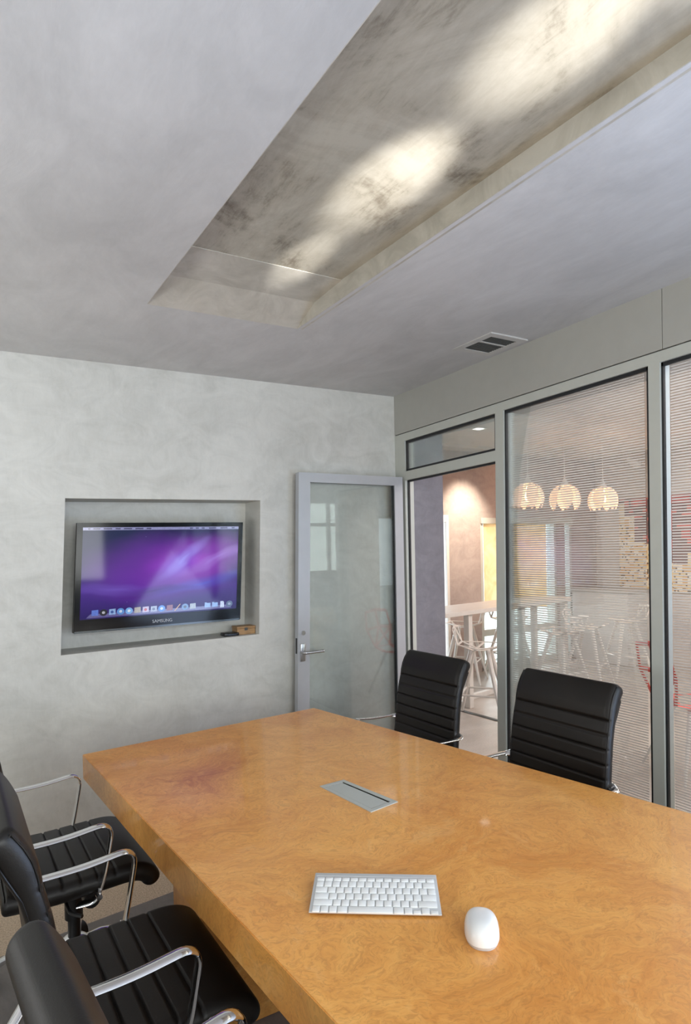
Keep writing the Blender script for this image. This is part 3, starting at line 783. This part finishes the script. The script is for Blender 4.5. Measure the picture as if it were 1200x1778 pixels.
b = MB(); b.box(4.03, 4.17, YF-.03, YF+.12, 0, 1.8); struct(b.build('trim_9', 'cafe_wall'))
b = MB(); b.box(2.165, 2.20, YF-.005, YF+.1, 0, 1.87); b.box(.35, 2.2, YF, YF+.1, 1.82, 1.9); b.box(.35, 2.2, YF, YF+.1, 0, .08)
w = struct(b.build('window_9', 'white_metal')); b = MB(); b.box(.37, 2.15, YF+.04, YF+.048, .05, 1.85); b.build('pane', 'glass', w)
b = MB(); b.box(2.76, 3.86, YF+.012, YF+.016, .72, 1.80); bd = tag(b.build('roller_blind', 'roller'), 'yellow roller blind pulled down over the far cafe window', 'blind')
# wall with the collage (x = 4.85)
b = MB(); b.box(X1, X1+.3, -6.4, YF+.2, 0, HC+.2); struct(b.build('wall_far', 'cafe_white'), 'pale cafe wall carrying the tile collage', 'wall')
b = MB(); b.box(X1-.03, X1, -3.4, 1.62, .90, 2.10); tag(b.build('wall_collage', 'art'), 'big wall collage of yellow, white and red tiles beyond the striped glass', 'wall art')
# rear of the cafe with street windows
b = MB(); b.box(.1, 3.95, -6.4, -6.2, 0, HC+.2); b.box(4.7, X1+.3, -6.4, -6.2, 0, HC+.2); b.box(3.95, 4.7, -6.4, -6.2, 2.15, HC+.2); struct(b.build('wall_far', 'cafe_white'))
b = MB()
for q in ((3.95, 4.0, 0, 2.15), (4.65, 4.7, 0, 2.15), (4.0, 4.65, 2.1, 2.15), (4.0, 4.65, .0, .1)): b.box(q[0], q[1], -6.32, -6.28, q[2], q[3])
o = struct(b.build('door_2', 'alu')); b = MB(); b.box(3.99, 4.66, -6.303, -6.297, .05, 2.12); b.build('pane', 'glass', o)
b = MB(); b.box(.075, .44, 0, .35, 0, HC+.2); struct(b.build('wall_far', 'stub'), 'purplish grey plaster wall end just beyond the open doorway', 'wall')
# floor trim beyond the doorway
b = MB(); b.tube([(1.22, .72, .004), (1.24, .5, .004), (1.25, .3, .004), (1.30, .1, .004)], .02, 8, flat=(.004, .025), side=(0, 0, 1)); struct(b.build('trim_10', 'dark_grey'), 'thin dark floor joint beyond the doorway', 'floor trim')

# counter block in the far corner
ct = thing('service_counter', (4.55, 1.56, 0), 'pale grey counter block in the far cafe corner', 'counter')
b = MB(); b.rbox(-.26, .26, -.42, .40, 0, .9, .006, 2); b.build('body', plain('pale grey laminate', srgb(204, 203, 200), .4), ct)
b = MB(); b.rbox(-.28, .28, -.44, .42, .9, .935, .004, 2); b.build('worktop', plain('grey worktop', srgb(176, 174, 170), .4), ct)

# high table
n0, n1 = V((.93, .62)), V((3.17, 1.06)); ta = math.atan2((n1-n0).y, (n1-n0).x)
bt = thing('high_table', (*n0, 0), 'long white high table under the pendant lamps', 'table', ta)
TLEN = (n1-n0).length
b = MB(); b.rbox(-.25, TLEN, 0, .5, .885, .925, .004, 2); b.build('tabletop', 'white_metal', bt)
for x, y in ((.45, .06), (.45, .44), (1.35, .06), (TLEN-.06, .06), (TLEN-.06, .44)):
    b = MB(); b.rbox(x-.03, x+.03, y-.03, y+.03, 0, .89, .004, 2); b.build('leg', 'white_metal', bt)
b = MB(); b.rbox(-.2, TLEN-.09, .225, .275, .0, .05, .004, 2); b.build('foot_rail', 'white_metal', bt)
for x in (.45, TLEN-.06):
    b = MB(); b.rbox(x-.02, x+.02, .06, .44, .01, .05, .004, 2); b.build('cross_rail', 'white_metal', bt)

# wire-work stools and chairs
def lattice(b, nodes, edges, w=.014, t=.005, up=(0, 0, 1)):
    for i, j in edges: b.tube([nodes[i], nodes[j]], w, 8, flat=(t, w), side=up)
def seat_lat(b, z, s=1., dip=.035):
    out = [V((.21*s*math.cos(a), .22*s*math.sin(a), z+(.015 if abs(math.cos(a)) > .5 else 0))) for a in [math.pi/6+k*math.pi/3 for k in range(6)]]
    inn = [V((.09*s*math.cos(a), .09*s*math.sin(a), z-dip)) for a in [k*2*math.pi/3 for k in range(3)]]
    n = out+inn
    e = [(k, (k+1) % 6) for k in range(6)]+[(6, 7), (7, 8), (8, 6), (6, 0), (6, 5), (7, 1), (7, 2), (8, 3), (8, 4)]
    lattice(b, n, e); return out
def make_stool(label, group):
    t = thing('bar_stool', (0, 0, 0), label, 'stool', 0, group)
    b = MB(); o6 = seat_lat(b, .65)
    bk = [V((-.22, .13, .80)), V((-.23, 0, .815)), V((-.22, -.13, .80))]
    n = o6+bk; lattice(b, n, [(2, 6), (6, 7), (7, 8), (8, 3), (2, 7), (3, 7)], .012, .005, (1, 0, 0))
    b.build('seat', 'white_metal', t, True)
    for sx in (-1, 1):
        for sy in (-1, 1):
            b = MB(); b.tube([(sx*.07, sy*.07, .62), (sx*.14, sy*.15, .3), (sx*.21, sy*.22, 0)], [.022, .017, .011], 8); b.build('leg', 'white_metal', t, True)
    b = MB(); b.tube([(-.155, -.165, .24), (.155, -.165, .24), (.155, .165, .24), (-.155, .165, .24)], .009, 8, closed=True); b.build('foot_ring', 'white_metal', t, True)
    return t
G2 = 'white wire work bar stools at the high table'
st = make_stool('white lattice bar stool in front of the high table, seen through the open doorway', G2)
st.location = (1.17, .40, 0); st.rotation_euler.z = -.9
dup(st, (2.15, 1.70, 0), 2.2, 'white lattice bar stool beyond the high table, under the warm spot', G2)
dup(st, (2.47, .62, 0), 1.6, 'white lattice bar stool behind striped glass, beside the table leg', G2)
dup(st, (2.9, 1.75, 0), 0, 'white lattice bar stool by the yellow blind, beyond the high table', G2)
dup(st, (3.02, .74, 0), -1.2, 'white lattice bar stool at the middle of the high table behind striped glass', G2)
dup(st, (3.82, .84, 0), 2.6, 'white lattice bar stool standing alone before the pale counter', G2)
def make_red(label, group):
    t = thing('wire_chair', (0, 0, 0), label, 'chair', 0, group)
    b = MB(); o6 = seat_lat(b, .46, 1.1)
    bk = [V((-.25, .20, .66)), V((-.29, .17, .84)), V((-.30, 0, .86)), V((-.29, -.17, .84)), V((-.25, -.20, .66)), V((-.255, 0, .68))]
    n = o6+bk
    lattice(b, n, [(2, 6), (6, 7), (7, 8), (8, 9), (9, 10), (10, 3), (2, 11), (3, 11), (11, 8), (6, 11), (10, 11), (2, 10)], .016, .006, (1, 0, 0))
    b.build('seat_shell', 'red_metal', t, True)
    for sx in (-1, 1):
        for sy in (-1, 1):
            b = MB(); b.tube([(sx*.08, sy*.08, .435), (sx*.22, sy*.23, 0)], [.016, .010], 8); b.build('leg', 'white_metal', t, True)
    return t
G3 = 'red wire work chairs in the cafe'
rd = make_red('red lattice chair on pale legs behind the striped pane, left of the post', G3)
rd.location = (1.40, -1.34, 0); rd.rotation_euler.z = -.45
dup(rd, (1.2, -1.86, 0), 1.3, 'red lattice chair behind the striped pane right of the post', G3)

# pendant lamps
def make_pendant(label, group, drop):
    t = thing('pendant_lamp', (0, 0, 0), label, 'pendant lamp', 0, group)
    b = MB(); b.cyl((0, 0, .2), (0, 0, drop), .004, 8); b.build('cord', 'white_metal', t, True)
    b = MB(); b.lathe([(.006, .245), (.012, .215), (.035, .165), (.052, .148), (.045, .14)], n=20); b.build('cap', 'white_metal', t, True)
    for k in range(6):
        a = 2*math.pi*k/6; b = MB(); fr_, bk_ = [], []
        N = 14
        for i in range(N+1):
            s = i/N; ph = .28+s*2.05
            r = .158*math.sin(ph)**.85*(1 if s < .85 else 1+.3*(s-.85)); z = .16*math.cos(ph)-.005
            hw = (.08+.34*math.sin(math.pi*min(1, s*1.02))**.8)*(1 if s < .8 else 1-.35*(s-.8)/.2)
            fr_.append([V((r*math.cos(a+d*hw), r*math.sin(a+d*hw), z)) for d in (-1, -.5, 0, .5, 1)])
        for i in range(N):
            for j in range(4):
                b.face([fr_[i][j], fr_[i+1][j], fr_[i+1][j+1], fr_[i][j+1]])
        bmesh.ops.remove_doubles(b.bm, verts=b.bm.verts, dist=1e-5)
        bmesh.ops.solidify(b.bm, geom=b.bm.faces[:], thickness=.003)
        b.build('petal', 'pendant', t, True)
    b = MB(); b.lathe([(.004, .12), (.014, .115), (.016, .07), (.028, .03), (.030, .0), (.02, -.025), (.003, -.035)], n=16); b.build('bulb', 'bulb', t, True)
    return t
G4 = 'petal pendant lamps over the high table'
pend = []
for k, (x, y, z, lab) in enumerate(((2.22, .8, 2.0, 'white petal pendant lamp cut by the aluminium post, first of three'), (2.77, .8, 2.0, 'white petal pendant lamp hanging in the middle of three'), (3.39, .8, 2.0, 'white petal pendant lamp closest to the tile collage'))):
    if k == 0: o = make_pendant(lab, G4, HC-z); o.location = (x, y, z); pend.append(o)
    else: o = dup(pend[0], (x, y, z), k*.55+.3, lab, G4)
# track with spot
tk = thing('track_light', (4.3, 1.6, HC), 'white ceiling track with one spot head along the cafe corner', 'track light')
def TK(o): o.matrix_parent_inverse = Matrix.Translation(-tk.location); return o
b = MB(); b.box(.6, 4.36, 1.62, 1.655, HC-.03, HC); b.box(4.325, 4.36, -3, 1.62, HC-.03, HC); TK(b.build('track', 'white_metal', tk))
b = MB(); b.cyl((4.34, 1.12, HC-.03), (4.34, 1.12, HC-.10), .012); TK(b.build('stem', 'white_metal', tk, True))
b = MB(); b.cyl((4.30, 1.14, HC-.10), (4.42, 1.05, HC-.19), .04, 18, .048); TK(b.build('spot_head', 'white_metal', tk, True))
dn = thing('downlight', (1.6, .84, HC), 'small square recessed downlight seen through the transom', 'ceiling light')
b = MB()
for q in ((-.06, .06, -.06, -.045), (-.06, .06, .045, .06), (-.06, -.045, -.045, .045), (.045, .06, -.045, .045)): b.box(*q, -.006, .002)
b.build('rim', 'white_metal', dn); b = MB(); b.box(-.045, .045, -.045, .045, -.003, .001); b.build('lens', 'downlight', dn)

# street outside
b = MB(); b.box(-8, 14, 2.3, 16, -.2, -.12); b.box(-8, 14, -20, -6.5, -.2, -.12); struct(b.build('ground', 'outside_ground'))

# ------------------------------------------------------------------ light
w = bpy.data.worlds.new('sky'); sc.world = w; w.use_nodes = True
nt = w.node_tree; nt.nodes.clear()
bg = nt.nodes.new('ShaderNodeBackground'); ou = nt.nodes.new('ShaderNodeOutputWorld'); nt.links.new(bg.outputs[0], ou.inputs[0])
bg.inputs[0].default_value = (.86, .93, 1, 1); bg.inputs[1].default_value = 2.2
def aim(o, d): o.rotation_euler = V(d).to_track_quat('-Z', 'Y').to_euler()
def area(name, loc, d, sx, sy, e, c=(1, 1, 1), spread=180):
    l = bpy.data.lights.new(name, 'AREA'); l.shape = 'RECTANGLE'; l.size = sx; l.size_y = sy; l.energy = e; l.color = c; l.spread = math.radians(spread)
    o = bpy.data.objects.new(name, l); COL.objects.link(o); o.location = loc; aim(o, d); return o
def spot(name, loc, tgt, e, ang, c=(1, .93, .82), r=.03, blend=1):
    l = bpy.data.lights.new(name, 'SPOT'); l.energy = e; l.spot_size = math.radians(ang); l.spot_blend = blend; l.color = c; l.shadow_soft_size = r
    o = bpy.data.objects.new(name, l); COL.objects.link(o); o.location = loc; aim(o, V(tgt)-V(loc)); return o
area('rear_window_daylight', ((wx0+wx1)/2, YR-.22, (wz0+wz1)/2), (0, 1, .08), wx1-wx0, wz1-wz0, 168, (1, .98, .945))
area('left_window_daylight', (XL+.02, -1.75, 1.5), (1, 0.0, 1.1), 2.6, 1.2, 54, (1, .985, .95))  # added fill that brightens the ceiling; the left wall has no window
area('added_side_fill', (.12, -4.5, 1.25), (-1, .25, .75), 2.7, 1.9, 172, (.55, .71, 1))  # added bluish fill behind the side panes to tint the ceiling; source assumed
area('cafe_window_daylight', (3.3, YF+.4, 1.0), (0, -1, -.1), 3.2, 2.0, 120, (.92, .96, 1))
for x, y in ((1.05, -1.95), (2.6, -1.05), (3.7, -.5), (2.2, -2.6), (3.6, -2.4), (1.6, -4.2)):  # out-of-view lights added to brighten the cafe, no such fixtures
    area('cafe_ceiling_panel', (x, y, HC-.02), (0, 0, -1), .6, .6, 22, (1, .925, .895))
area('cafe_ceiling_panel', (.55, -2.3, HC+.11), (0, 0, -1), .4, .8, 11, (1, .93, .89))  # another added fill, for the raised ceiling strip
spot('pier_spot', (2.35, 1.3, HC-.03), (2.44, 2.0, 1.78), 190, 56, (1, .86, .68), .03)
for o in [(2.22, .8, 1.98), (2.77, .8, 1.98), (3.39, .8, 1.98)]:
    l = bpy.data.lights.new('pendant_glow', 'POINT'); l.energy = 4.5; l.color = (1, .4, .17); l.shadow_soft_size = .03
    p = bpy.data.objects.new('pendant_glow', l); COL.objects.link(p); p.location = (o[0], o[1], o[2]-.04)
# unseen spots added to throw the bright patches onto the leafed trough
for tgt, e, ang in (((-1.47, -1.42, 2.70), 1000, 4.8), ((-1.47, -2.03, 2.70), 1050, 9.2), ((-1.45, -2.68, 2.70), 420, 13), ((-1.42, -3.1, 2.70), 260, 18)):
    spot('trough_uplight', (-1.45, -4.0, 1.75), tgt, e, ang, (1, .965, .91), .02)

# labels for the parts of the shell that have none yet
EXTRA = {'wall_left': ['plain plaster wall along the left side of the room'], 'wall_rear': ['plaster wall with the wide window behind the viewer'],
    'window_4': ['wide metal framed window in the wall behind the viewer'], 'ceiling': ['roof slab above the plaster ceiling', 'raised white ceiling strip just beyond the glass partition'],
    'wall_right': ['grey header panel nearest the viewer', 'dark backing behind the grey header panels'], 'trim': ['grey aluminium partition post beside the viewer', 'next grey partition post towards the rear wall', 'grey partition post close to the rear wall', 'last grey partition post at the rear wall', 'plaster mullion between the far cafe windows'],
    'window': ['clear partition pane beside the viewer', 'clear partition pane farther back', 'clear partition pane next to the rear wall', 'white framed cafe window left of the lit pier'],
    'wall_far': ['far cafe wall above and beside the yellow blind', 'short cafe side wall behind the open door', 'cafe wall on the street side'], 'door_2': ['narrow glass street door of the cafe'], 'ground': ['pale pavement outside the windows']}
import re
for o in list(COL.objects):
    if o.parent is None and o.get('kind') == 'structure':
        k = re.sub(r'[.]\d+$', '', o.name); k2 = re.sub(r'_\d+$', '', k)
        if not o.get('label'):
            l = EXTRA.get(k) or EXTRA.get(k2)
            if l: o['label'] = l.pop(0)
        if not o.get('category'): o['category'] = k2.split('_')[0]
